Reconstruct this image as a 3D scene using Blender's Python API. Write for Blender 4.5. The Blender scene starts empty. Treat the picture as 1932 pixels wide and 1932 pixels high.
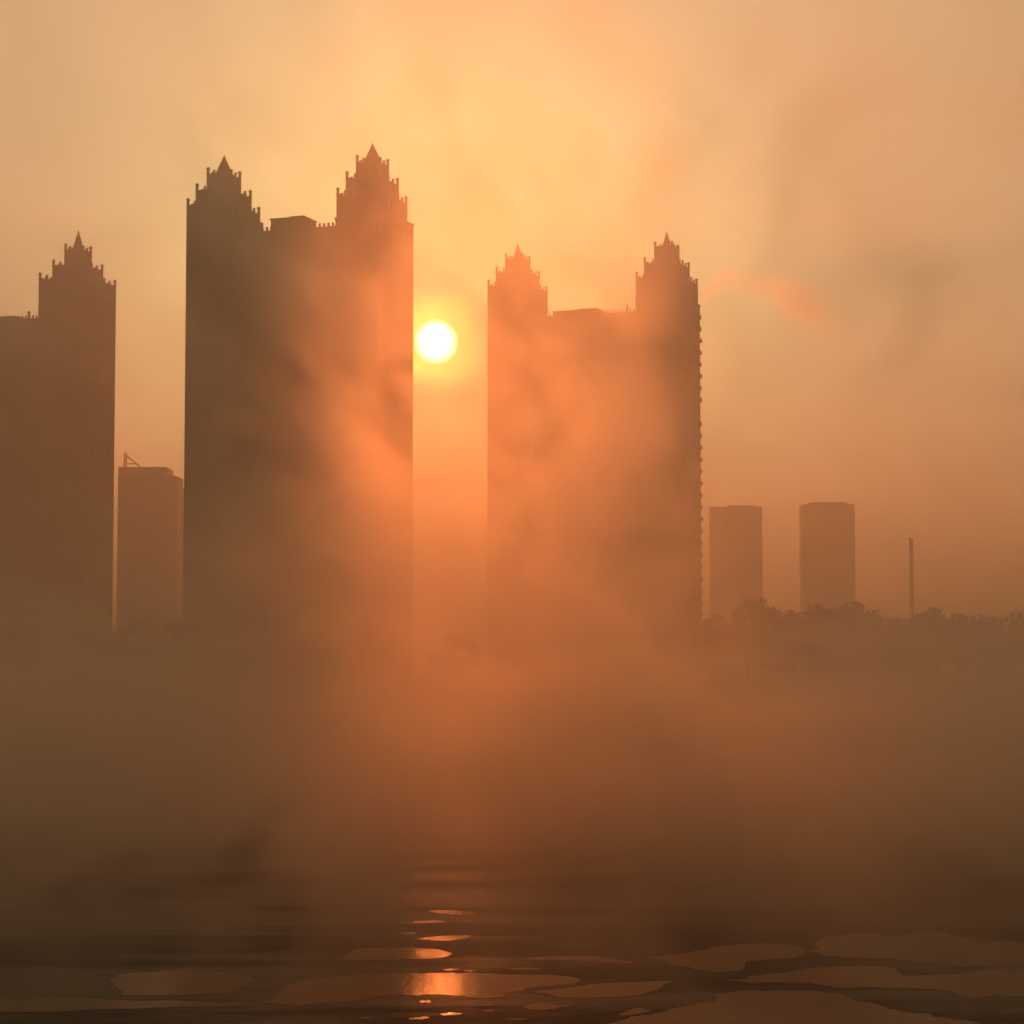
import bpy, bmesh, math, random
from mathutils import Vector, Matrix, noise
random.seed(11)
S = bpy.context.scene
COL = S.collection
R = math.radians
# ---------------------------------------------------------------- camera model (1932-pixel photo coordinates)
F = 4500.0; CX = 966.0; HOR = 1262.0; CAMH = 8.0
TILT = math.atan((HOR - CX) / F)
def ray(x, y):
    u, v = (x - CX) / F, (CX - y) / F
    c, s = math.cos(TILT), math.sin(TILT)
    return Vector((u, c - v * s, s + v * c))
def at(x, y, Y):
    d = ray(x, y); return Vector((0, 0, CAMH)) + d * (Y / d.y)
def on_plane(x, y, z):
    d = ray(x, y); return Vector((0, 0, CAMH)) + d * ((z - CAMH) / d.z)
def zat(x, y, Y): return at(x, y, Y).z
def xat(x, Y): return at(x, HOR, Y).x

cam = bpy.data.cameras.new('camera'); co = bpy.data.objects.new('camera', cam); COL.objects.link(co)
cam.sensor_width = 36; cam.lens = 36 * F / 1932
cam.clip_start = 0.5; cam.clip_end = 90000
co.location = (0, 0, CAMH); co.rotation_euler = (math.pi / 2 + TILT, 0, 0)
S.camera = co

# ---------------------------------------------------------------- materials
def mat(name):
    m = bpy.data.materials.new(name); m.use_nodes = True
    nt = m.node_tree; nt.nodes.clear()
    out = nt.nodes.new('ShaderNodeOutputMaterial')
    return m, nt, out
def N(nt, typ, **kw):
    n = nt.nodes.new(typ)
    for k, v in kw.items():
        if hasattr(n, k): setattr(n, k, v)
    return n
def surf(name, c1, c2, scale=0.3, rough=0.8, bump=0.0, bscale=2.0, stretch=(1, 1, 1)):
    m, nt, out = mat(name)
    b = N(nt, 'ShaderNodeBsdfPrincipled'); b.inputs['Roughness'].default_value = rough
    tc = N(nt, 'ShaderNodeTexCoord'); mp = N(nt, 'ShaderNodeMapping'); mp.inputs['Scale'].default_value = stretch
    nt.links.new(tc.outputs['Object'], mp.inputs['Vector'])
    no = N(nt, 'ShaderNodeTexNoise'); no.inputs['Scale'].default_value = scale; no.inputs['Detail'].default_value = 6
    nt.links.new(mp.outputs['Vector'], no.inputs['Vector'])
    r = N(nt, 'ShaderNodeValToRGB')
    r.color_ramp.elements[0].position = .35; r.color_ramp.elements[0].color = (*c1, 1)
    r.color_ramp.elements[1].position = .68; r.color_ramp.elements[1].color = (*c2, 1)
    nt.links.new(no.outputs['Fac'], r.inputs['Fac']); nt.links.new(r.outputs['Color'], b.inputs['Base Color'])
    if bump:
        n2 = N(nt, 'ShaderNodeTexNoise'); n2.inputs['Scale'].default_value = bscale; n2.inputs['Detail'].default_value = 5
        nt.links.new(mp.outputs['Vector'], n2.inputs['Vector'])
        bp = N(nt, 'ShaderNodeBump'); bp.inputs['Strength'].default_value = bump; bp.inputs['Distance'].default_value = .1
        nt.links.new(n2.outputs['Fac'], bp.inputs['Height']); nt.links.new(bp.outputs['Normal'], b.inputs['Normal'])
    nt.links.new(b.outputs['BSDF'], out.inputs['Surface'])
    return m
def facade(name, wall, glass, fw, fh):
    """a wall of storeys: window bays from a brick texture laid along the wall's own face"""
    m, nt, out = mat(name)
    b = N(nt, 'ShaderNodeBsdfPrincipled')
    tc = N(nt, 'ShaderNodeTexCoord'); sp = N(nt, 'ShaderNodeSeparateXYZ'); nt.links.new(tc.outputs['Object'], sp.inputs['Vector'])
    ad = N(nt, 'ShaderNodeMath', operation='ADD'); nt.links.new(sp.outputs['X'], ad.inputs[0]); nt.links.new(sp.outputs['Y'], ad.inputs[1])
    cb = N(nt, 'ShaderNodeCombineXYZ'); nt.links.new(ad.outputs[0], cb.inputs['X']); nt.links.new(sp.outputs['Z'], cb.inputs['Y'])
    br = N(nt, 'ShaderNodeTexBrick'); br.offset = 0
    br.inputs['Scale'].default_value = 1; br.inputs['Brick Width'].default_value = fw; br.inputs['Row Height'].default_value = fh
    br.inputs['Mortar Size'].default_value = .55; br.inputs['Mortar Smooth'].default_value = 0.02
    br.inputs['Color1'].default_value = (*glass, 1); br.inputs['Color2'].default_value = (*[g * 1.8 for g in glass], 1)
    br.inputs['Mortar'].default_value = (*wall, 1)
    nt.links.new(cb.outputs['Vector'], br.inputs['Vector'])
    no = N(nt, 'ShaderNodeTexNoise'); no.inputs['Scale'].default_value = .12; no.inputs['Detail'].default_value = 5
    nt.links.new(tc.outputs['Object'], no.inputs['Vector'])
    mr = N(nt, 'ShaderNodeMapRange'); mr.inputs['To Min'].default_value = .75; mr.inputs['To Max'].default_value = 1.15
    nt.links.new(no.outputs['Fac'], mr.inputs['Value'])
    mx = N(nt, 'ShaderNodeVectorMath', operation='SCALE'); nt.links.new(br.outputs['Color'], mx.inputs[0]); nt.links.new(mr.outputs['Result'], mx.inputs['Scale'])
    nt.links.new(mx.outputs['Vector'], b.inputs['Base Color'])
    r2 = N(nt, 'ShaderNodeMapRange'); r2.inputs['To Min'].default_value = .35; r2.inputs['To Max'].default_value = .85
    nt.links.new(br.outputs['Fac'], r2.inputs['Value']); nt.links.new(r2.outputs['Result'], b.inputs['Roughness'])
    nt.links.new(b.outputs['BSDF'], out.inputs['Surface'])
    return m
M = {
    'wall': facade('tower_facade', (.11, .10, .085), (.065, .06, .055), 3.2, 3.4),
    'stone': surf('tower_stone', (.14, .12, .11), (.19, .17, .15), .4, .85),
    'roof': surf('roof_slate', (.07, .07, .075), (.12, .115, .11), .5, .6),
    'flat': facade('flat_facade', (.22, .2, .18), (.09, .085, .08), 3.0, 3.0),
    'steel': surf('painted_steel', (.18, .13, .05), (.25, .18, .08), 1, .5),
    'brick': surf('chimney_brick', (.16, .10, .08), (.24, .16, .12), .6, .9),
    'leaf': surf('leaf', (.035, .05, .015), (.075, .10, .03), .6, .7),
    'bark': surf('bark', (.06, .045, .03), (.11, .085, .06), 2, .9),
    'ground': surf('earth_and_grass', (.06, .06, .03), (.12, .105, .06), .05, .95, .3, .6),
    'concrete': surf('revetment_concrete', (.26, .25, .23), (.36, .34, .31), .3, .9),
    'scrub': surf('scrub_leaf', (.04, .045, .015), (.085, .09, .035), .5, .8),
}
def water_mat():
    m, nt, out = mat('river_water')
    b = N(nt, 'ShaderNodeBsdfPrincipled'); b.inputs['Base Color'].default_value = (.018, .017, .014, 1)
    b.inputs['Roughness'].default_value = .42; b.inputs['IOR'].default_value = 1.33; b.inputs['Specular IOR Level'].default_value = .35
    tc = N(nt, 'ShaderNodeTexCoord')
    prev = None
    for sc, st, dist in (((.5, 1.1, 1), .55, .12), ((2.2, 5, 1), .5, .03)):
        mp = N(nt, 'ShaderNodeMapping'); mp.inputs['Scale'].default_value = sc; mp.inputs['Rotation'].default_value = (0, 0, .2)
        nt.links.new(tc.outputs['Object'], mp.inputs['Vector'])
        no = N(nt, 'ShaderNodeTexNoise'); no.inputs['Scale'].default_value = 1; no.inputs['Detail'].default_value = 4
        nt.links.new(mp.outputs['Vector'], no.inputs['Vector'])
        bp = N(nt, 'ShaderNodeBump'); bp.inputs['Strength'].default_value = st; bp.inputs['Distance'].default_value = dist
        nt.links.new(no.outputs['Fac'], bp.inputs['Height'])
        if prev: nt.links.new(prev.outputs['Normal'], bp.inputs['Normal'])
        prev = bp
    # drifting slush: long streaks of duller and smoother water
    mp = N(nt, 'ShaderNodeMapping'); mp.inputs['Scale'].default_value = (.055, .16, 1); mp.inputs['Rotation'].default_value = (0, 0, .08)
    nt.links.new(tc.outputs['Object'], mp.inputs['Vector'])
    no = N(nt, 'ShaderNodeTexNoise'); no.inputs['Scale'].default_value = 1; no.inputs['Detail'].default_value = 6; no.inputs['Roughness'].default_value = .62; no.inputs['Distortion'].default_value = .5
    nt.links.new(mp.outputs['Vector'], no.inputs['Vector'])
    mr = N(nt, 'ShaderNodeMapRange'); mr.inputs['From Min'].default_value = .47; mr.inputs['From Max'].default_value = .56
    mr.inputs['To Min'].default_value = .48; mr.inputs['To Max'].default_value = .36
    nt.links.new(no.outputs['Fac'], mr.inputs['Value']); nt.links.new(mr.outputs['Result'], b.inputs['Roughness'])
    m2 = N(nt, 'ShaderNodeMapRange'); m2.inputs['From Min'].default_value = .46; m2.inputs['From Max'].default_value = .56
    m2.inputs['To Min'].default_value = .06; m2.inputs['To Max'].default_value = .10
    nt.links.new(no.outputs['Fac'], m2.inputs['Value']); nt.links.new(m2.outputs['Result'], b.inputs['Specular IOR Level'])
    nt.links.new(prev.outputs['Normal'], b.inputs['Normal'])
    nt.links.new(b.outputs['BSDF'], out.inputs['Surface'])
    return m
M['water'] = water_mat()
def ice_mat():
    m, nt, out = mat('river_ice')
    b = N(nt, 'ShaderNodeBsdfPrincipled'); b.inputs['IOR'].default_value = 1.31; b.inputs['Specular IOR Level'].default_value = .045
    tc = N(nt, 'ShaderNodeTexCoord')
    no = N(nt, 'ShaderNodeTexNoise'); no.inputs['Scale'].default_value = .5; no.inputs['Detail'].default_value = 7
    mp = N(nt, 'ShaderNodeMapping'); mp.inputs['Scale'].default_value = (1, .6, 1)
    nt.links.new(tc.outputs['Object'], mp.inputs['Vector']); nt.links.new(mp.outputs['Vector'], no.inputs['Vector'])
    r = N(nt, 'ShaderNodeValToRGB')
    r.color_ramp.elements[0].position = .3; r.color_ramp.elements[0].color = (.045, .022, .011, 1)
    r.color_ramp.elements[1].position = .75; r.color_ramp.elements[1].color = (.12, .06, .029, 1)
    nt.links.new(no.outputs['Fac'], r.inputs['Fac']); nt.links.new(r.outputs['Color'], b.inputs['Base Color'])
    mr = N(nt, 'ShaderNodeMapRange'); mr.inputs['To Min'].default_value = .045; mr.inputs['To Max'].default_value = .085
    nt.links.new(no.outputs['Fac'], mr.inputs['Value']); nt.links.new(mr.outputs['Result'], b.inputs['Roughness'])
    n2 = N(nt, 'ShaderNodeTexNoise'); n2.inputs['Scale'].default_value = 5; n2.inputs['Detail'].default_value = 6
    nt.links.new(tc.outputs['Object'], n2.inputs['Vector'])
    bp = N(nt, 'ShaderNodeBump'); bp.inputs['Strength'].default_value = .3; bp.inputs['Distance'].default_value = .03
    nt.links.new(n2.outputs['Fac'], bp.inputs['Height']); nt.links.new(bp.outputs['Normal'], b.inputs['Normal'])
    nt.links.new(b.outputs['BSDF'], out.inputs['Surface'])
    return m
M['ice'] = ice_mat()

# ---------------------------------------------------------------- mesh helpers
def box(bm, lo, hi):
    x0, y0, z0 = lo; x1, y1, z1 = hi
    v = [bm.verts.new(p) for p in ((x0, y0, z0), (x1, y0, z0), (x1, y1, z0), (x0, y1, z0), (x0, y0, z1), (x1, y0, z1), (x1, y1, z1), (x0, y1, z1))]
    for f in ((0, 3, 2, 1), (4, 5, 6, 7), (0, 1, 5, 4), (1, 2, 6, 5), (2, 3, 7, 6), (3, 0, 4, 7)):
        bm.faces.new([v[i] for i in f])
def beam(bm, a, b, w, n=4, w2=None):
    a, b = Vector(a), Vector(b); d = (b - a).normalized()
    s = d.cross(Vector((0, 0, 1)) if abs(d.z) < .9 else Vector((1, 0, 0))).normalized(); t = d.cross(s)
    w2 = w if w2 is None else w2
    r0, r1 = [], []
    for i in range(n):
        an = 2 * math.pi * (i + .5) / n; o = s * math.cos(an) + t * math.sin(an)
        r0.append(bm.verts.new(a + o * w)); r1.append(bm.verts.new(b + o * w2))
    for i in range(n):
        bm.faces.new((r0[i], r0[(i + 1) % n], r1[(i + 1) % n], r1[i]))
    bm.faces.new(r0[::-1]); bm.faces.new(r1)
def loft(bm, rings):
    """rings: lists of equal count of points, closed top and bottom"""
    vs = [[bm.verts.new(p) for p in r] for r in rings]
    n = len(vs[0])
    for a, b in zip(vs, vs[1:]):
        for i in range(n): bm.faces.new((a[i], a[(i + 1) % n], b[(i + 1) % n], b[i]))
    bm.faces.new(vs[0][::-1]); bm.faces.new(vs[-1])
def mesh(name, bm, m):
    me = bpy.data.meshes.new(name)
    bmesh.ops.recalc_face_normals(bm, faces=bm.faces)
    bm.to_mesh(me); bm.free(); me.materials.append(m); return me
def obj(name, bm, m, parent=None, loc=(0, 0, 0)):
    me = bm if isinstance(bm, bpy.types.Mesh) else mesh(name, bm, m)
    o = bpy.data.objects.new(name, me); COL.objects.link(o); o.location = loc
    if parent: o.parent = parent
    return o
def tag(o, label=None, cat=None, group=None, kind=None):
    if label: o['label'] = label
    if cat: o['category'] = cat
    if group: o['group'] = group
    if kind: o['kind'] = kind
    return o
def empty(name, loc, rz=0):
    o = bpy.data.objects.new(name, None); COL.objects.link(o); o.location = loc; o.rotation_euler.z = rz
    return o

# ---------------------------------------------------------------- river, banks
GZ = 3.0
bm = bmesh.new()
v = [bm.verts.new(p) for p in ((-7000, -600, 0), (7000, -600, 0), (7000, 345, 0), (-7000, 345, 0))]; bm.faces.new(v)
tag(obj('river', bm, M['water']), kind='structure')
bm = bmesh.new()
prev = None
xs = [-7000, -2000, -600, -300] + [-200 + 10 * i for i in range(41)] + [300, 600, 2000, 7000]
rows = []
for x in xs:
    j = 1.2 * math.sin(x * .05) + .8 * math.sin(x * .13 + 1)
    rows.append([bm.verts.new((x, y + (j if y < 400 else 0), z)) for y, z in ((336, .95), (345, 2.2), (352, GZ), (420, GZ + .1), (900, GZ), (7000, GZ))])
for a, b in zip(rows, rows[1:]):
    for i in range(len(a) - 1): bm.faces.new((a[i], b[i], b[i + 1], a[i + 1]))
tag(obj('ground', bm, M['ground']), kind='structure')
bm = bmesh.new()
rows = []
for x in xs:
    j = 1.2 * math.sin(x * .05) + .8 * math.sin(x * .13 + 1)
    rows.append([bm.verts.new((x, y + j, z)) for y, z in ((328, -.6), (335.6, 1.05), (337, 1.05), (337, .4))])
for a, b in zip(rows, rows[1:]):
    for i in range(len(a) - 1): bm.faces.new((a[i], b[i], b[i + 1], a[i + 1]))
tag(obj('embankment', bm, M['concrete']), kind='structure')

# ---------------------------------------------------------------- castle-topped apartment towers
YAW = R(20); DEP = 1.35
UX = Vector((math.cos(YAW), -math.sin(YAW), 0)); UY = Vector((math.sin(YAW), math.cos(YAW), 0))   # along the front, into the depth
def pin_mesh(name, h, w):
    bm = bmesh.new(); t = w * .5
    loft(bm, [[(sx * a, sy * a, z) for sx, sy in ((-1, -1), (1, -1), (1, 1), (-1, 1))] for a, z in
              ((t * 1.25, 0), (t * 1.25, h * .12), (t, h * .14), (t * .92, h * .72), (t * 1.5, h * .76), (t * 1.5, h * .83), (t * 1.0, h * .86), (t * .12, h))])
    return mesh(name, bm, M['stone'])
PIN_TALL = pin_mesh('pinnacle', 2.3, .56); PIN_SHORT = pin_mesh('pinnacle', 1.5, .46); PIN_MID = pin_mesh('pinnacle', 1.85, .5)
def px_tower(parent, org, px, apex, D, tiers, body, spire, base_z=GZ, balconies=False, shoulder=None):
    """one stepped tower: TIERS (silhouette half-width px, roof y px) from the bottom; local frame: x along the front"""
    c = at(px, apex, D)
    az = math.atan2(c.x, c.y)
    k = math.cos(YAW - az) + DEP * math.sin(YAW - az)
    if False: k = 1
    aeff = YAW - az
    k = math.cos(aeff) + DEP * math.sin(aeff)
    lo = Vector((c.x, D, 0)) - org
    lx, ly = lo.dot(UX), lo.dot(UY)
    met = D / F
    bz = base_z - org.z
    prev_z = bz
    out = []
    for i, (hw, yr) in enumerate(tiers):
        w = 2 * hw * met / k / 2; d = w * DEP
        z = zat(px, yr, D) - org.z
        bm = bmesh.new()
        box(bm, (lx - w, ly - d, prev_z - (.02 if i else 0)), (lx + w, ly + d, z))
        # pilasters, string courses and the parapet
        n = max(2, int(round(2 * w / 3.2)))
        for q in range(n + 1):
            x = lx - w + 2 * w * q / n
            for sy in (-1, 1): box(bm, (x - .3, ly + sy * d - .22, prev_z), (x + .3, ly + sy * d + .22, z - .5))
        m_ = max(2, int(round(2 * d / 3.2)))
        for q in range(1, m_):
            y = ly - d + 2 * d * q / m_
            for sx in (-1, 1): box(bm, (lx + sx * w - .2, y - .3, prev_z), (lx + sx * w + .2, y + .3, z - .5))
        box(bm, (lx - w - .24, ly - d - .26, z - .5), (lx + w + .24, ly + d + .26, z + .12))
        o = obj('wall' if i == 0 else 'setback', bm, M['wall'], parent)
        # merlons between the posts
        bm = bmesh.new()
        for sx, sy, L, ax in ((0, -1, w, 0), (0, 1, w, 0), (-1, 0, d, 1), (1, 0, d, 1)):
            if ax == 0: box(bm, (lx - L - .12, ly + sy * d - .12, z + .12), (lx + L + .12, ly + sy * d + .12, z + .32))
            else: box(bm, (lx + sx * w - .12, ly - L + .13, z + .12), (lx + sx * w + .12, ly + L - .13, z + .32))
        for sx, sy, L, ax in ((0, -1, w, 0), (0, 1, w, 0), (-1, 0, d, 1), (1, 0, d, 1)):
            cnt = max(2, int(2 * L / 1.5))
            for q in range(cnt):
                p = -L + 2 * L * (q + .5) / cnt
                if ax == 0: box(bm, (lx + p - .35, ly + sy * d - .15, z + .125), (lx + p + .35, ly + sy * d + .15, z + .66))
                else: box(bm, (lx + sx * w - .15, ly + p - .35, z + .125), (lx + sx * w + .15, ly + p + .35, z + .66))
        obj('parapet', bm, M['stone'], parent)
        np = (7, 5, 4)[min(i, 2)]
        for q in range(np):
            for r_ in range(np):
                if 0 < q < np - 1 and 0 < r_ < np - 1: continue
                cor = q in (0, np - 1) and r_ in (0, np - 1)
                me = PIN_TALL if cor else (PIN_MID if (q + r_) % 2 == 0 else PIN_SHORT)
                obj('pinnacle', me, None, parent, (lx - w + 2 * w * q / (np - 1), ly - d + 2 * d * r_ / (np - 1), z + .12))
        prev_z = z
    if shoulder:
        hw0, ys, sxl, sxr = shoulder
        w = hw0 * met / k; d = w * DEP; z = zat(px, ys, D) - org.z
        w1 = tiers[0][0] * met / k
        bm = bmesh.new()
        xr = lx + w + sxr
        box(bm, (lx - w, ly - d * .8, bz), (xr, ly + d * .8, z)); box(bm, (lx - w - .2, ly - d * .8 - .2, z - .4), (xr + .2, ly + d * .8 + .2, z + .1))
        box(bm, (lx - w * .75, ly - d, bz), (lx + w * .75, ly + d, z - .7)) 
        obj('shoulder', bm, M['wall'], parent)
    # spire
    sw, ys = spire
    w = sw * met / (math.cos(aeff) + math.sin(aeff)) ; z1 = zat(px, ys, D) - org.z; za = c.z - org.z
    bm = bmesh.new()
    loft(bm, [[(lx + math.cos(2 * math.pi * (q + .5) / 8) * a * 1.08, ly + math.sin(2 * math.pi * (q + .5) / 8) * a * 1.08, zz) for q in range(8)] for a, zz in
              ((w * 1.12, prev_z), (w * 1.12, z1 - .5), (w * 1.2, z1 - .4), (w * 1.14, z1), (w * .65, z1 + (za - z1) * .45), (w * .22, z1 + (za - z1) * .82), (.07, za))])
    obj('spire', bm, M['roof'], parent)
    if balconies:
        hw0 = (shoulder or (tiers[0][0],))[0]
        w = hw0 * met / k; d = w * DEP; w += shoulder[3] if shoulder else 0
        z = bz + 6; zt = zat(px, balconies, D) - org.z; i = 0
        while z < zt:
            bm = bmesh.new(); o_ = .5 + .14 * (i % 3 == 0) + .1 * (i % 5 == 2)
            box(bm, (lx + w + .02, ly + d * .35, z), (lx + w + o_, ly + d * .79, z + .16))
            box(bm, (lx + w + o_ - .1, ly + d * .35, z + .16), (lx + w + o_, ly + d * .79, z + 1.15))
            if i != 21: obj('balcony', bm, M['stone'], parent)
            else: bm.free()
            z += 3.4; i += 1
    return lx, ly
def link_block(parent, org, xa, ya, xb, yb, D, depth, roof_y, px, pent=None, fin=None):
    """the slab between towers in the local frame: from local x xa to xb, front face at local y ya"""
    z = zat(px, roof_y, D) - org.z; bz = GZ - org.z
    bm = bmesh.new()
    box(bm, (xa, ya, bz), (xb, ya + depth, z))
    n = int((xb - xa) / 3.2)
    for q in range(n + 1):
        x = xa + (xb - xa) * q / n
        box(bm, (x - .3, ya - .2, bz), (x + .3, ya + .05, z - .5))
    q = bz + 3.4
    while q < z - 2:
        box(bm, (xa, ya - .12, q), (xb, ya + .03, q + .25)); q += 3.4
    box(bm, (xa, ya - .28, z - .5), (xb, ya + depth + .28, z + .1))
    obj('linking_block', bm, M['wall'], parent)
    bm = bmesh.new(); x = xa + .3
    while x < xb - .3:
        box(bm, (x, ya - .1, z + .1), (x + .5, ya + .2, z + 1.25)); box(bm, (x, ya + depth - .2, z + .1), (x + .5, ya + depth + .1, z + 1.25)); x += 1.15
    box(bm, (xa, ya - .04, z + .102), (xb, ya + .14, z + .4)); box(bm, (xa, ya + depth - .14, z + .102), (xb, ya + depth + .04, z + .4)); box(bm, (xa + .1, ya + .14, z + .102), (xa + .3, ya + depth - .14, z + .4))
    obj('parapet', bm, M['stone'], parent)
    for f in fin or (): obj('finial', PIN_TALL, None, parent, (f, ya + .1, z + .3))
    if pent:
        x0, x1, h, d0, d1 = pent
        bm = bmesh.new(); box(bm, (x0, ya + d0, z), (x1, ya + d1, z + h)); box(bm, (x0 - .25, ya + d0 - .25, z + h - .3), (x1 + .25, ya + d1 + .25, z + h))
        obj('penthouse', bm, M['stone'], parent)
        bm = bmesh.new(); box(bm, (x0 + .5 * (x1 - x0), ya + d0 + 1, z + h), (x1 - .6, ya + d1 - 1, z + h + .45)); obj('roof_slab', bm, M['roof'], parent)

def complex_root(px, D, label):
    p = at(px, HOR, D); o = empty('tower_block', (p.x, D, GZ), -YAW)
    tag(o, label, 'apartment block', 'castle-topped apartment blocks on the far bank'); return o, Vector((p.x, D, GZ))

# middle complex, nearest and tallest in the picture
DB = 560.0; DA = 573.5
r, org = complex_root(703, DB, 'tallest pair of pinnacled towers joined by a slab, just left of the sun')
la = px_tower(r, org, 423, 293, DA, ((67, 400), (50.5, 370), (30, 337)), None, (15.5, 323))
lb = px_tower(r, org, 703, 270, DB, ((65, 380), (48, 347), (29, 314)), None, (15.5, 300), shoulder=(75.5, 418, 0, 1.25))
link_block(r, org, la[0] + 2, la[1] - 5.0, lb[0] - 2, 0, 566, 12, 441, 560, pent=(la[0] + 14.6, la[0] + 23.4, 3.4, 1.0, 7.6), fin=(la[0] + 12.6,))

# right complex
DD = 672.0; DC = 690.0
r, org = complex_root(1258, DD, 'hazy pair of pinnacled towers with a linking slab, just right of the sun')
la = px_tower(r, org, 977, 457, DC, ((55, 548), (40, 521), (22, 495)), None, (9, 487), shoulder=(61.5, 580, 0, 0))
lb = px_tower(r, org, 1258, 436, DD, ((57, 534), (41.5, 505), (22, 474)), None, (9, 466), shoulder=(63, 572, 0, .5), balconies=585)
link_block(r, org, la[0] + 2, la[1] - 5.5, lb[0] - 2, 0, 681, 12, 599, 1130, pent=(la[0] + 12.5, la[0] + 26, 1.9, 1.0, 7.0), fin=(la[0] + 35, ))

# left complex (its second tower stands outside the frame)
DL = 672.0
r, org = complex_root(148, DL, 'single pinnacled tower with a lower wing, cut by the left edge of the photo')
lb = px_tower(r, org, 148, 434, DL, ((70, 536), (45.5, 509), (23.5, 477)), None, (10.5, 466))
link_block(r, org, lb[0] - 62, lb[1] - 6, lb[0] - 3, 0, 672, 13, 605, 60, pent=(lb[0] - 40, lb[0] - 17.5, 1.4, 1.0, 8.0), fin=(lb[0] - 12.2, lb[0] - 8.6))

# ---------------------------------------------------------------- plain blocks farther off
def flat_block(name, px0, px1, ytop, D, depth, label, group, chamfer=0, steps=(), balc=None, rz=0):
    a, b = at(px0, ytop, D), at(px1, ytop, D)
    w = (b.x - a.x) / 2; h = a.z - GZ
    o = empty(name, ((a.x + b.x) / 2, D + depth / 2, GZ), rz); tag(o, label, 'apartment block', group)
    bm = bmesh.new()
    if chamfer:
        loft(bm, [[(sx * ww, sy * (depth / 2 - (w - ww)), z) for sx, sy in ((-1, -1), (1, -1), (1, 1), (-1, 1))] for ww, z in ((w, 0), (w, h - chamfer * 1.6), (w - chamfer * .35, h - chamfer * .7), (w - chamfer, h))])
    else:
        box(bm, (-w, -depth / 2, 0), (w, depth / 2, h))
    z = 3.0
    while z < h - chamfer * 1.6 - 1:
        box(bm, (-w - .12, -depth / 2 - .12, z), (w + .12, depth / 2 + .12, z + .3)); z += 3.0
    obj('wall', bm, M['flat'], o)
    for (sx0, sx1, dy, nm) in steps:
        q0, q1 = at(sx0, dy, D), at(sx1, dy, D)
        bm = bmesh.new(); lx0, lx1 = q0.x - (a.x + b.x) / 2, q1.x - (a.x + b.x) / 2
        box(bm, (lx0, -depth / 2 + 1.5, 0 if nm == 'wing' else h), (lx1, depth / 2 - 1.5, q0.z - GZ))
        if nm == 'wing':
            box(bm, (lx1 - 2.5, -depth / 2 + 2.5, q0.z - GZ), (lx1 - 2.1, depth / 2 - 2, q0.z - GZ + .8))
        obj(nm, bm, M['flat'] if nm == 'wing' else M['roof'], o)
    if balc:
        z = 4.0
        while z < h - 2:
            bm = bmesh.new(); box(bm, (balc * w, -depth / 2 + 1, z), (balc * (w + 1.3), depth / 2 - 1, z + .2)); box(bm, (balc * (w + 1.2), -depth / 2 + 1, z + .2), (balc * (w + 1.3), depth / 2 - 1, z + 1.2))
            obj('balcony', bm, M['stone'], o); z += 4.4
    return o
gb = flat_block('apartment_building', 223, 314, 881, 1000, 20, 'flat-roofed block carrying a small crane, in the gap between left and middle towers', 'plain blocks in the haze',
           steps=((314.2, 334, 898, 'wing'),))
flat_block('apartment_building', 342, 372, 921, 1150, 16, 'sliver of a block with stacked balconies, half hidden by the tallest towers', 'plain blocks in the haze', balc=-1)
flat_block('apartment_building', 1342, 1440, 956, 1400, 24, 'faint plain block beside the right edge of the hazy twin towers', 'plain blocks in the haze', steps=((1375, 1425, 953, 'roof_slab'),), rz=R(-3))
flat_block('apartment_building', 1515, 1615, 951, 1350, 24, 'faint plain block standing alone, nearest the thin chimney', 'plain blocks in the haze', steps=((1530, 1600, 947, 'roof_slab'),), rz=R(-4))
# rooftop crane
p = at(232, 879, 1002); base = at(232, 881, 1000)
cr = empty('rooftop_crane', (p.x, 1008, base.z)); tag(cr, 'small derrick crane with slanting jib on the flat roof in the left gap', 'crane')
mt = lambda px: px * 1000 / F
bm = bmesh.new()
for sx in (-.45, .45):
    for sy in (-.45, .45): beam(bm, (sx, sy, 0), (sx, sy, mt(31)), .2)
for i in range(8):
    z = mt(31) * i / 8; z2 = mt(31) * (i + 1) / 8
    beam(bm, (-.45, -.45, z), (.45, -.45, z2), .12); beam(bm, (.45, .45, z), (-.45, .45, z2), .12); beam(bm, (.45, -.45, z), (.45, .45, z2), .12)
obj('mast', bm, M['steel'], cr)
bm = bmesh.new(); beam(bm, (.3, 0, mt(25)), (mt(31), 0, .3), .42, w2=.36)
obj('jib', bm, M['steel'], cr)
bm = bmesh.new(); beam(bm, (.3, 0, mt(9)), (mt(20), 0, mt(9.2)), .32)
obj('brace', bm, M['steel'], cr)
bm = bmesh.new()
for q in (44, 56, 60, -6): beam(bm, (mt(q), 0, 0), (mt(q), 0, mt(5)), .22)
obj('guard_post', bm, M['steel'], cr)
# chimney
c0 = at(1719, 1015, 950)
ch = empty('chimney', (c0.x, 950, GZ)); tag(ch, 'tall thin brick chimney rising alone above the right bank trees', 'chimney')
bm = bmesh.new(); H = c0.z - GZ
loft(bm, [[(math.cos(2 * math.pi * q / 20) * a, math.sin(2 * math.pi * q / 20) * a, z) for q in range(20)] for a, z in ((1.15, 0), (.95, H * .5), (.82, H - 1.2))])
obj('shaft', bm, M['brick'], ch)
bm = bmesh.new()
loft(bm, [[(math.cos(2 * math.pi * q / 20) * a, math.sin(2 * math.pi * q / 20) * a, z) for q in range(20)] for a, z in ((.84, H - 1.2), (.95, H - 1), (.95, H - .2), (.88, H))])
obj('rim', bm, M['concrete'], ch)

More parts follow.
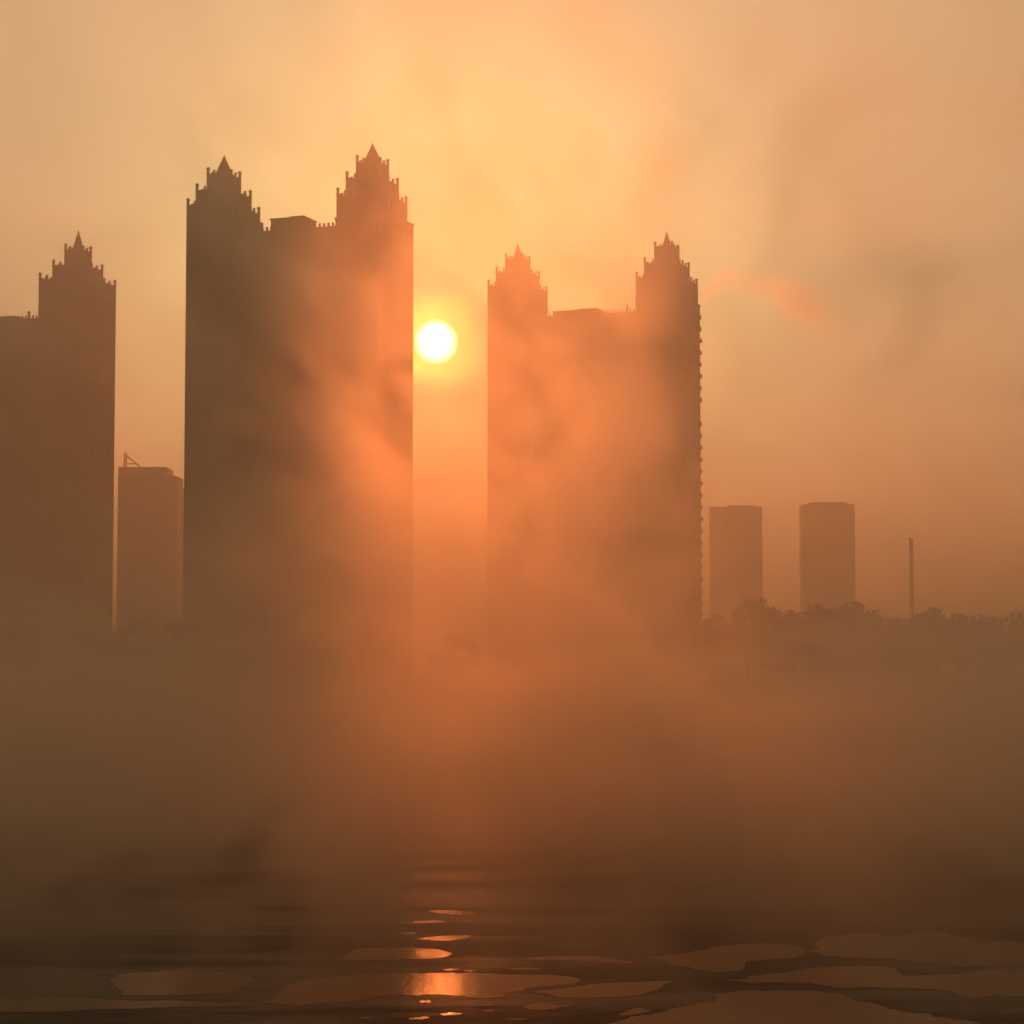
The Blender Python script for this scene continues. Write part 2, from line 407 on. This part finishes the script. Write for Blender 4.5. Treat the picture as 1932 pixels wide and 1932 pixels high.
# ---------------------------------------------------------------- trees
def tree_meshes(seed, h, cr, flat=1.0, n=2300, leaf=.42):
    rd = random.Random(seed)
    bm = bmesh.new()
    beam(bm, (0, 0, -.4), (.15, .1, h * .45), .32, 8, .2)
    ends = []
    for i in range(7):
        a = 2 * math.pi * i / 7 + rd.uniform(-.4, .4); z0 = h * rd.uniform(.25, .45); L = cr * rd.uniform(.45, .85)
        e = Vector((math.cos(a) * L, math.sin(a) * L, h * rd.uniform(.5, .82)))
        beam(bm, (.1, .08, z0), e, .13, 6, .05); ends.append(e)
    e = Vector((rd.uniform(-.5, .5), rd.uniform(-.5, .5), h * .9)); beam(bm, (.15, .1, h * .42), e, .18, 6, .05); ends.append(e)
    trunk = mesh('trunk', bm, M['bark'])
    bm = bmesh.new()
    lobes = [(e, cr * rd.uniform(.32, .5)) for e in ends]
    for i in range(9):
        a = rd.uniform(0, 6.28); q = rd.uniform(.3, .95) * cr
        lobes.append((Vector((math.cos(a) * q, math.sin(a) * q, h * rd.uniform(.35, .86))), cr * rd.uniform(.18, .36)))
    for i in range(n):
        c, rr = rd.choice(lobes)
        d = Vector((rd.gauss(0, 1), rd.gauss(0, 1), rd.gauss(0, 1))).normalized() * rr * rd.random() ** .4
        d.z *= flat * .8
        p = c + d; p.z = min(p.z, h)
        nrm = Vector((rd.gauss(0, 1), rd.gauss(0, 1), rd.gauss(0, 1))).normalized(); t = nrm.orthogonal().normalized(); b = nrm.cross(t)
        s = leaf * rd.uniform(.5, 1.2)
        bm.faces.new([bm.verts.new(p + t * s * x + b * s * y * .7) for x, y in ((-1, 0), (0, -.6), (1, 0), (0, .6))])
    return trunk, mesh('crown', bm, M['leaf'])
KINDS = [tree_meshes(1, 10, 3.4), tree_meshes(2, 10, 4.4, .8), tree_meshes(3, 10, 2.6, 1.1), tree_meshes(4, 10, 5.0, .7)]
def tree(px, top, Y, kind, label, width=1.0, group='trees on the far bank'):
    p = at(px, top, Y); h = p.z - GZ - .05
    o = empty('bank_tree', (p.x, Y, GZ + .05), random.uniform(0, 6)); o.scale = (h / 10 * width, h / 10 * width, h / 10)
    tag(o, label, 'tree', group)
    t, c = KINDS[kind]; obj('trunk', t, None, o); obj('crown', c, None, o)
tree(1412, 1127, 372, 1, 'tallest bank tree at the foot of the faint plain block beside the twin towers', .75)
tree(1457, 1143, 385, 2, 'narrow small tree just right of the tallest bank tree', .7)
tree(1492, 1153, 380, 0, 'low tree between the two faint plain blocks', 1)
tree(1540, 1142, 370, 0, 'rounded tree under the left half of the lone faint block', .9)
tree(1578, 1150, 378, 1, 'squat tree under the right half of the lone faint block', .8)
tree(1614, 1137, 390, 3, 'broad pale tree right of the lone faint block', .72)
tree(1668, 1166, 372, 3, 'low spreading tree left of the thin chimney', 1.0)
tree(1700, 1168, 366, 1, 'low tree touching the left side of the chimney foot', .8)
tree(1736, 1154, 374, 2, 'narrow tree touching the right side of the chimney foot', 1.1)
tree(1760, 1148, 369, 0, 'rounded tree a step right of the chimney foot', 1)
tree(1806, 1160, 380, 1, 'wide low tree right of the chimney, third from the right edge', .9)
tree(1856, 1163, 371, 3, 'low spreading tree second from the right edge of the photo', .9)
tree(1915, 1157, 366, 1, 'dark bank tree cut by the right edge of the photo', .9)
tree(1352, 1160, 376, 0, 'misty tree below the balconied edge of the right twin towers', .9)
tree(1290, 1178, 372, 1, 'orange-veiled tree in front of the right pinnacled tower base', .9)
tree(1215, 1185, 380, 3, 'orange-veiled tree left of the right pinnacled tower base', .8)
tree(1120, 1192, 372, 1, 'fog-covered tree in front of the slab right of the sun', .9)
tree(1015, 1188, 378, 0, 'fog-covered tree at the foot of the palest pinnacled tower', 1.1)
tree(860, 1196, 372, 3, 'fog-covered tree straight below the sun', .8)
tree(690, 1188, 376, 1, 'fog-covered tree below the taller tower next to the sun', .9)
tree(560, 1180, 372, 0, 'brown-veiled tree below the slab of the tallest towers', 1.2)
tree(455, 1184, 380, 3, 'shaded tree below the left one of the tallest towers', .8)
tree(330, 1172, 372, 3, 'dark broad tree below the right end of the left gap', .75)
tree(268, 1176, 368, 1, 'dark tree below the flat-roofed block with the crane', .9)
tree(150, 1186, 374, 3, 'dark tree below the spire of the leftmost tower', .8)
tree(40, 1182, 370, 1, 'dark bank tree near the left edge of the photo', 1)
# scrub along the bank
bm = bmesh.new(); rd = random.Random(5)
for i in range(14000):
    x = rd.uniform(-150, 150); y = rd.uniform(344, 366); top = 2.0 + 1.6 * (math.sin(x * .31) * .5 + .5) * (math.sin(x * .11 + 2) * .5 + .5) + (y - 344) * .06
    z = GZ - .6 + top * rd.random()
    nrm = Vector((rd.gauss(0, 1), rd.gauss(0, 1), rd.gauss(0, 1))).normalized(); t = nrm.orthogonal().normalized(); b = nrm.cross(t); s = rd.uniform(.2, .5)
    bm.faces.new([bm.verts.new(Vector((x, y, z)) + t * s * u + b * s * w_ * .7) for u, w_ in ((-1, 0), (0, -.6), (1, 0), (0, .6))])
tag(obj('scrub', bm, M['scrub']), kind='stuff')

# ---------------------------------------------------------------- ice floes on the near water
def z6(p): return ((p[0] / 1.5094 + 960) / 1.9876, (p[1] / 1.5094 + 3000) / 1.9876)
def z7(p): return ((p[0] / 1.2075 + 2240) / 1.9876, (p[1] / 1.2075 + 3000) / 1.9876)
def z8(p): return ((p[0] / 1.2071) / 1.9876, (p[1] / 1.2071 + 2240) / 1.9876)
def floe(conv, pts, label, th=.008, rag=.1):
    P = [on_plane(*conv(p), th) for p in pts]
    c = sum(P, Vector()) / len(P)
    rd = random.Random(len(label) * 7 + int(c.x * 10))
    n = len(P); pts2 = []
    per = sum((P[i] - P[(i + 1) % n]).length for i in range(n)); rg = min(rag, per * .008)
    for i in range(n):
        p0, p1, p2, p3 = P[i - 1], P[i], P[(i + 1) % n], P[(i + 2) % n]
        m = max(3, min(26, int((p2 - p1).length / .14)))
        for q in range(m):
            t = q / m
            cat = .5 * ((2 * p1) + (p2 - p0) * t + (2 * p0 - 5 * p1 + 4 * p2 - p3) * t * t + (3 * p1 - p0 - 3 * p2 + p3) * t ** 3)
            lin = p1.lerp(p2, t)
            pp = lin.lerp(cat, .45); amp = min(1.0, per * .03)
            nx = noise.noise(pp * .8) * .55 + noise.noise(pp * 2.1) * .3 + noise.noise(pp * 5.3) * .15
            ny = noise.noise(pp * .8 + Vector((9, 4, 1))) * .55 + noise.noise(pp * 2.1 + Vector((9, 4, 1))) * .3 + noise.noise(pp * 5.3 + Vector((5, 4, 1))) * .2
            pts2.append(pp + Vector((nx * amp * .9, ny * amp, 0)))
    bm = bmesh.new()
    top = [bm.verts.new((p.x - c.x, p.y - c.y, th)) for p in pts2]
    mid = [bm.verts.new(((p.x - c.x) * 1.0 + rd.uniform(-.02, .02), (p.y - c.y), th - .004)) for p in pts2]
    bot = [bm.verts.new(((p.x - c.x) * .985, (p.y - c.y) * .985, -.12)) for p in pts2]
    k = len(top)
    bm.faces.new(top); bm.faces.new(bot[::-1])
    for a, b in ((top, mid), (mid, bot)):
        for i in range(k): bm.faces.new((a[i], b[i], b[(i + 1) % k], a[(i + 1) % k]))
    bmesh.ops.triangulate(bm, faces=[f for f in bm.faces if len(f.verts) > 4])
    o = obj('ice_floe', bm, M['ice'], None, (c.x, c.y, 0))
    tag(o, label, 'ice floe', 'ice floes on the river')
floe(z6, [(120, 1075), (260, 1030), (400, 1008), (560, 987), (800, 978), (1100, 980), (1400, 985), (1650, 990), (1780, 1003), (1845, 1018), (1790, 1042), (1640, 1052), (1520, 1062), (1450, 1098), (1380, 1120), (1290, 1117), (1200, 1106), (1050, 1103), (870, 1105), (650, 1118), (560, 1140), (380, 1155), (200, 1162), (60, 1150)], 'longest glowing ice sheet with the sun glitter on its near edge')
floe(z6, [(1500, 1085), (1700, 1068), (1932, 1040), (2150, 1028), (2344, 1025), (2250, 1080), (2182, 1106), (1932, 1120), (1720, 1118), (1620, 1096)], 'pointed ice sheet just right of the longest glowing one')
floe(z6, [(470, 912), (520, 872), (600, 838), (850, 835), (1000, 842), (1070, 855), (1110, 868), (1060, 888), (960, 898), (780, 903), (640, 905)], 'blunt-ended ice sheet next behind the longest glowing one')
floe(z6, [(890, 782), (1010, 772), (1200, 765), (1260, 775), (1150, 790), (1070, 798), (980, 792)], 'thin bright ice strip behind the blunt-ended sheet, under the sun')
floe(z6, [(800, 752), (870, 745), (930, 752), (860, 762)], 'tiny ice piece left of the thin bright strip under the sun')
floe(z6, [(760, 690), (900, 684), (1010, 680), (1070, 690), (960, 697), (820, 698)], 'slender distant ice strip in the sun path')
floe(z6, [(980, 630), (1080, 622), (1250, 635), (1200, 655), (1080, 648)], 'farthest ice piece made out in the mist of the sun path')
floe(z6, [(1470, 903), (1620, 886), (1932, 880), (2080, 905), (2163, 922), (2050, 926), (1900, 912), (1700, 905)], 'long thin ice strip right of the blunt-ended sheet')
floe(z6, [(1430, 955), (1500, 947), (1600, 950), (1590, 960), (1480, 962)], 'short ice sliver in dark water behind the tip of the longest sheet')
floe(z6, [(1055, 960), (1100, 953), (1160, 960), (1100, 966)], 'left of two ice crumbs behind the middle of the longest sheet')
floe(z6, [(1175, 963), (1240, 958), (1250, 967), (1200, 972)], 'right of two ice crumbs behind the middle of the longest sheet')
floe(z6, [(1520, 1168), (1600, 1148), (1690, 1155), (1720, 1175), (1640, 1190), (1550, 1187)], 'oval dull ice piece in the dark water before the pointed sheet')
floe(z6, [(1712, 1160), (1790, 1163), (1760, 1172), (1725, 1170)], 'ice crumb touching the right end of the oval dull piece')
floe(z6, [(1240, 1158), (1340, 1155), (1350, 1163), (1270, 1167)], 'farther of two ice slivers left of the oval dull piece')
floe(z6, [(1285, 1190), (1340, 1186), (1350, 1196), (1300, 1198)], 'nearer of two ice slivers left of the oval dull piece')
floe(z6, [(1400, 1240), (1480, 1236), (1540, 1240), (1470, 1246)], 'faint ice sliver at the bottom below the oval dull piece')
floe(z6, [(925, 1137), (980, 1132), (990, 1145), (940, 1150)], 'small glinting ice chip right below the sun glitter')
floe(z6, [(1043, 1210), (1100, 1203), (1165, 1206), (1150, 1216), (1060, 1217)], 'brightest ice chip in the dark water, near the bottom edge')
floe(z6, [(862, 1235), (960, 1226), (980, 1232), (940, 1241), (870, 1243)], 'glinting ice chip at the bottom edge, left of the brightest chip')
floe(z6, [(590, 1233), (640, 1228), (650, 1237), (610, 1242)], 'dim ice chip at the bottom edge, farthest left of the glinting ones')
floe(z7, [(-20, 1050), (100, 1000), (250, 970), (440, 925), (555, 910), (520, 890), (640, 872), (850, 862), (1000, 872), (1100, 885), (1200, 910), (1330, 935), (1450, 965), (1600, 990), (1760, 1020), (1760, 1075), (0, 1075)], 'large dull ice sheet cut by the bottom edge, right of centre')
floe(z7, [(235, 712), (400, 690), (560, 660), (720, 645), (860, 655), (960, 690), (820, 720), (680, 735), (660, 770), (550, 778), (430, 770), (350, 745)], 'reddish jagged ice sheet behind and right of the pointed sheet')
floe(z7, [(560, 810), (680, 805), (760, 785), (900, 775), (1100, 760), (1330, 755), (1370, 790), (1500, 790), (1700, 775), (1990, 780), (1990, 880), (1700, 895), (1500, 860), (1300, 845), (1050, 848), (960, 825), (850, 830), (700, 825)], 'dark ragged ice sheet behind the large dull one, reaching the right edge')
floe(z7, [(960, 645), (1100, 612), (1200, 605), (1350, 612), (1460, 600), (1600, 605), (1700, 645), (1990, 645), (1990, 750), (1640, 752), (1450, 735), (1200, 712), (1020, 705)], 'dim far ice sheet near the right edge, behind the ragged one')
floe(z7, [(90, 975), (180, 938), (250, 955), (150, 975)], 'small ice piece beside the left tip of the large dull sheet')
floe(z8, [(-40, 1825), (300, 1812), (500, 1818), (830, 1828), (1080, 1838), (1130, 1850), (800, 1858), (400, 1868), (-40, 1880)], 'dark thin ice strip in the bottom left corner')
floe(z8, [(500, 1712), (760, 1690), (1000, 1695), (1150, 1722), (1080, 1785), (800, 1800), (560, 1795)], 'dull brown ice sheet left of the longest glowing one')

# ---------------------------------------------------------------- sun, sky, haze
sd = ray(823, 645).normalized()
EL = math.asin(sd.z); AZ = math.atan2(sd.x, sd.y)
sl = bpy.data.lights.new('sun_lamp', 'SUN'); so = bpy.data.objects.new('sun_lamp', sl); COL.objects.link(so)
sl.energy = 1.95; sl.angle = R(.55); sl.color = (1, .205, .042)
so.rotation_euler = (-sd).to_track_quat('-Z', 'Y').to_euler(); so.location = (0, 0, 300)
w = bpy.data.worlds.new('World'); S.world = w; w.use_nodes = True
nt = w.node_tree; nt.nodes.clear()
out = nt.nodes.new('ShaderNodeOutputWorld'); bg = nt.nodes.new('ShaderNodeBackground')
sk = nt.nodes.new('ShaderNodeTexSky'); sk.sky_type = 'NISHITA'; sk.sun_disc = False
sk.sun_elevation = EL; sk.sun_rotation = AZ; sk.air_density = 1.2; sk.dust_density = 6.0; sk.ozone_density = 1.0
tint = nt.nodes.new('ShaderNodeMix'); tint.data_type = 'RGBA'; tint.blend_type = 'MULTIPLY'; tint.inputs['Factor'].default_value = 1
tint.inputs[7].default_value = (.36, .36, .37, 1)
nt.links.new(sk.outputs[0], tint.inputs[6])
# the sun's own disc and aureole in the sky, by true direction
tcw = nt.nodes.new('ShaderNodeTexCoord'); dt = nt.nodes.new('ShaderNodeVectorMath'); dt.operation = 'DISTANCE'
nt.links.new(tcw.outputs['Generated'], dt.inputs[0]); dt.inputs[1].default_value = sd
SUN_R = 34 / F
def wramp(lo, hi, a, b):
    k = nt.nodes.new('ShaderNodeMapRange'); k.interpolation_type = 'SMOOTHSTEP'
    k.inputs['From Min'].default_value = lo; k.inputs['From Max'].default_value = hi; k.inputs['To Min'].default_value = a; k.inputs['To Max'].default_value = b
    nt.links.new(dt.outputs['Value'], k.inputs['Value']); return k.outputs['Result']
def scaled(colr, fac):
    k = nt.nodes.new('ShaderNodeVectorMath'); k.operation = 'SCALE'; k.inputs[0].default_value = colr; nt.links.new(fac, k.inputs['Scale']); return k.outputs['Vector']
def plus(a, b):
    k = nt.nodes.new('ShaderNodeVectorMath'); k.operation = 'ADD'; nt.links.new(a, k.inputs[0]); nt.links.new(b, k.inputs[1]); return k.outputs['Vector']
tot = plus(tint.outputs[2], scaled((1, .75, .42), wramp(SUN_R * .75, SUN_R * 1.3, 900, 0)))
tot = plus(tot, scaled((1, .72, .06), wramp(SUN_R, SUN_R * 3.4, 190, 0)))
# thick smog lit from behind: a broad warm glow over the sunward half of the sky
tot = plus(tot, scaled((1, .74, .20), wramp(SUN_R, .19, 52, 0)))
tot = plus(tot, scaled((1, .72, .40), wramp(.05, 1.1, 31, .25)))
nt.links.new(tot, bg.inputs['Color'])
bg.inputs['Strength'].default_value = .055
nt.links.new(bg.outputs[0], out.inputs['Surface'])

def volume_mat(name, color, dens, g, attr=None):
    m, nt, out = mat(name)
    pv = N(nt, 'ShaderNodeVolumePrincipled')
    pv.inputs['Color'].default_value = (*color, 1); pv.inputs['Density'].default_value = dens; pv.inputs['Anisotropy'].default_value = g
    pv.inputs['Density Attribute'].default_value = attr or ''
    nt.links.new(pv.outputs[0], out.inputs['Volume'])
    return m
HAZE_D = .00095
bm = bmesh.new(); box(bm, (-7100, -650, -2), (7100, 7100, 165))
tag(obj('haze', bm, volume_mat('haze_air', (.90, .80, .70), HAZE_D, .76)), kind='stuff')

# ---------------------------------------------------------------- steam fog rising off the river: a density grid
def steam(name, lo, hi, res, field):
    ng = bpy.data.node_groups.new(name, 'GeometryNodeTree')
    ng.interface.new_socket('Geometry', in_out='INPUT', socket_type='NodeSocketGeometry')
    ng.interface.new_socket('Geometry', in_out='OUTPUT', socket_type='NodeSocketGeometry')
    L = ng.links
    def n(t): return ng.nodes.new(t)
    def put(sock, v):
        if isinstance(v, (int, float)): sock.default_value = v
        else: L.new(v, sock)
    def mth(op, a, b=0.0):
        k = n('ShaderNodeMath'); k.operation = op; put(k.inputs[0], a); put(k.inputs[1], b)
        return k.outputs[0]
    class T: pass
    t = T(); t.mth = mth
    t.add = lambda a, b: mth('ADD', a, b)
    t.sub = lambda a, b: mth('SUBTRACT', a, b)
    def mul(*v):
        r = v[0]
        for q in v[1:]: r = mth('MULTIPLY', r, q)
        return r
    t.mul = mul
    t.exp = lambda v: mth('EXPONENT', v)
    t.abs = lambda v: mth('ABSOLUTE', v)
    def sstep(x, a, b, lo=0.0, hi=1.0):
        k = n('ShaderNodeMapRange'); k.interpolation_type = 'SMOOTHSTEP'; put(k.inputs['Value'], x)
        put(k.inputs['From Min'], a); put(k.inputs['From Max'], b); put(k.inputs['To Min'], lo); put(k.inputs['To Max'], hi)
        return k.outputs['Result']
    t.sstep = sstep
    pos = n('GeometryNodeInputPosition').outputs[0]
    sp = n('ShaderNodeSeparateXYZ'); L.new(pos, sp.inputs[0]); t.x, t.y, t.z = sp.outputs
    def noise_(size, off=(0, 0, 0), det=4.0, rough=.55, dist=0.0, shear=0.0):
        cb = n('ShaderNodeCombineXYZ')
        put(cb.inputs[0], t.add(mul(t.add(t.x, mul(t.z, shear)), 1 / size[0]), off[0])); put(cb.inputs[1], t.add(mul(t.y, 1 / size[1]), off[1])); put(cb.inputs[2], t.add(mul(t.z, 1 / size[2]), off[2]))
        k = n('ShaderNodeTexNoise'); L.new(cb.outputs[0], k.inputs['Vector'])
        k.inputs['Scale'].default_value = 1; k.inputs['Detail'].default_value = det; k.inputs['Roughness'].default_value = rough; k.inputs['Distortion'].default_value = dist
        return k.outputs[0]
    t.noise = noise_
    vc = n('GeometryNodeVolumeCube')
    L.new(field(t), vc.inputs['Density'])
    vc.inputs['Min'].default_value = lo; vc.inputs['Max'].default_value = hi
    for k, r in zip('XYZ', res): vc.inputs['Resolution ' + k].default_value = r
    sm = n('GeometryNodeSetMaterial'); sm.inputs['Material'].default_value = MISTM
    L.new(vc.outputs[0], sm.inputs[0])
    go = n('NodeGroupOutput'); n('NodeGroupInput'); L.new(sm.outputs[0], go.inputs[0])
    vol = bpy.data.volumes.new(name); o = bpy.data.objects.new(name, vol); COL.objects.link(o)
    vol.materials.append(MISTM)
    md = o.modifiers.new(name, 'NODES'); md.node_group = ng
    tag(o, kind='stuff')
MISTM = volume_mat('steam', (.96, .88, .79), 1.0, .86, 'density')
def river_steam(t):
    x, y, z, mul, add, sub, sstep = t.x, t.y, t.z, t.mul, t.add, t.sub, t.sstep
    n1 = t.noise((6.5, 38, 5.5), (5.1, 0.4, 2.7), 8, .70, 1.2, .35)
    n2 = t.noise((60, 70, 50), (7.3, 2.2, 4.4), 2, .5)
    n5 = t.noise((7, 50, 3.5), (1.9, 7.7, 2.3), 6, .64, .9, .2)
    # the low bank of steam lying on the water
    base = mul(t.exp(mul(z, -1 / 4.6)), sstep(y, 44, 78), sstep(y, 320, 360, 1, 0), sstep(n5, .38, .62, .15, 1.9), sstep(y, 85, 140, 2.1, 1), .046)
    # plumes standing up out of it, thickest in mid river
    xc = t.abs(sub(add(x, mul(sub(n2, .5), 14)), -2.0))
    mask = sstep(xc, 5.5, 15)
    thr = add(add(.44, mul(z, 1 / 900)), add(mul(sub(.5, n2), .6), mul(mask, .10)))
    plume = mul(sstep(sub(n1, thr), -.02, .10), sstep(y, 80, 112), sstep(y, 140, 200, 1, 0), t.exp(mul(z, -1 / 34)), sstep(z, 30, 52, 1, .12), sstep(z, 3, 15, .3, 1), .066)
    plume = mul(plume, add(mul(mask, -.93), 1))
    n4 = t.noise((13, 60, 9), (12.7, 3.3, 9.4), 7, .64, 1.0, .5)
    high = mul(sstep(n4, .5, .66), sstep(z, 18, 38), sstep(y, 120, 160), sstep(y, 200, 260, 1, 0), sstep(x, -5, 12, .4, 1), .014)
    edge = mul(sstep(t.abs(x), 66, 79, 1, 0), sstep(z, 75, 92, 1, 0), sstep(z, 0, .4))
    return mul(add(add(base, plume), high), edge)
steam('mist', (-80, 40, .05), (80, 362, 93), (250, 190, 140), river_steam)
def far_wisp(t):
    # a thin curl drifting off to the right of the towers, out in the sunlight
    x, y, z, mul, add, sub, sstep = t.x, t.y, t.z, t.mul, t.add, t.sub, t.sstep
    dx = sub(x, 72)
    zc = sub(139, mul(dx, dx, sstep(dx, -1, 1, .10, .0105)))
    n3 = t.noise((12, 14, 12), (1.3, 8.2, 5.1), 4, .6)
    rad = add(1.1, sstep(dx, 8, 36, 0, 5))
    dz = t.mth('DIVIDE', add(sub(z, zc), mul(sub(n3, .5), 18)), rad)
    dy = mul(sub(y, 800), 1 / 14)
    return mul(t.exp(mul(add(mul(dz, dz), mul(dy, dy)), -1)), sstep(dx, -9, -6), sstep(dx, 20, 44, 1, 0), .05)
steam('mist', (60, 770, 95), (120, 830, 152), (90, 24, 90), far_wisp)

# ---------------------------------------------------------------- render settings
S.view_settings.view_transform = 'Standard'; S.view_settings.look = 'None'; S.view_settings.exposure = -1.55; S.view_settings.gamma = 1
S.render.engine = 'CYCLES'
c = S.cycles
c.use_denoising = True
c.use_adaptive_sampling = True; c.adaptive_threshold = .03; c.adaptive_min_samples = 12
c.max_bounces = 9; c.diffuse_bounces = 2; c.glossy_bounces = 3; c.volume_bounces = 3; c.volume_step_rate = 9
c.volume_max_steps = 256
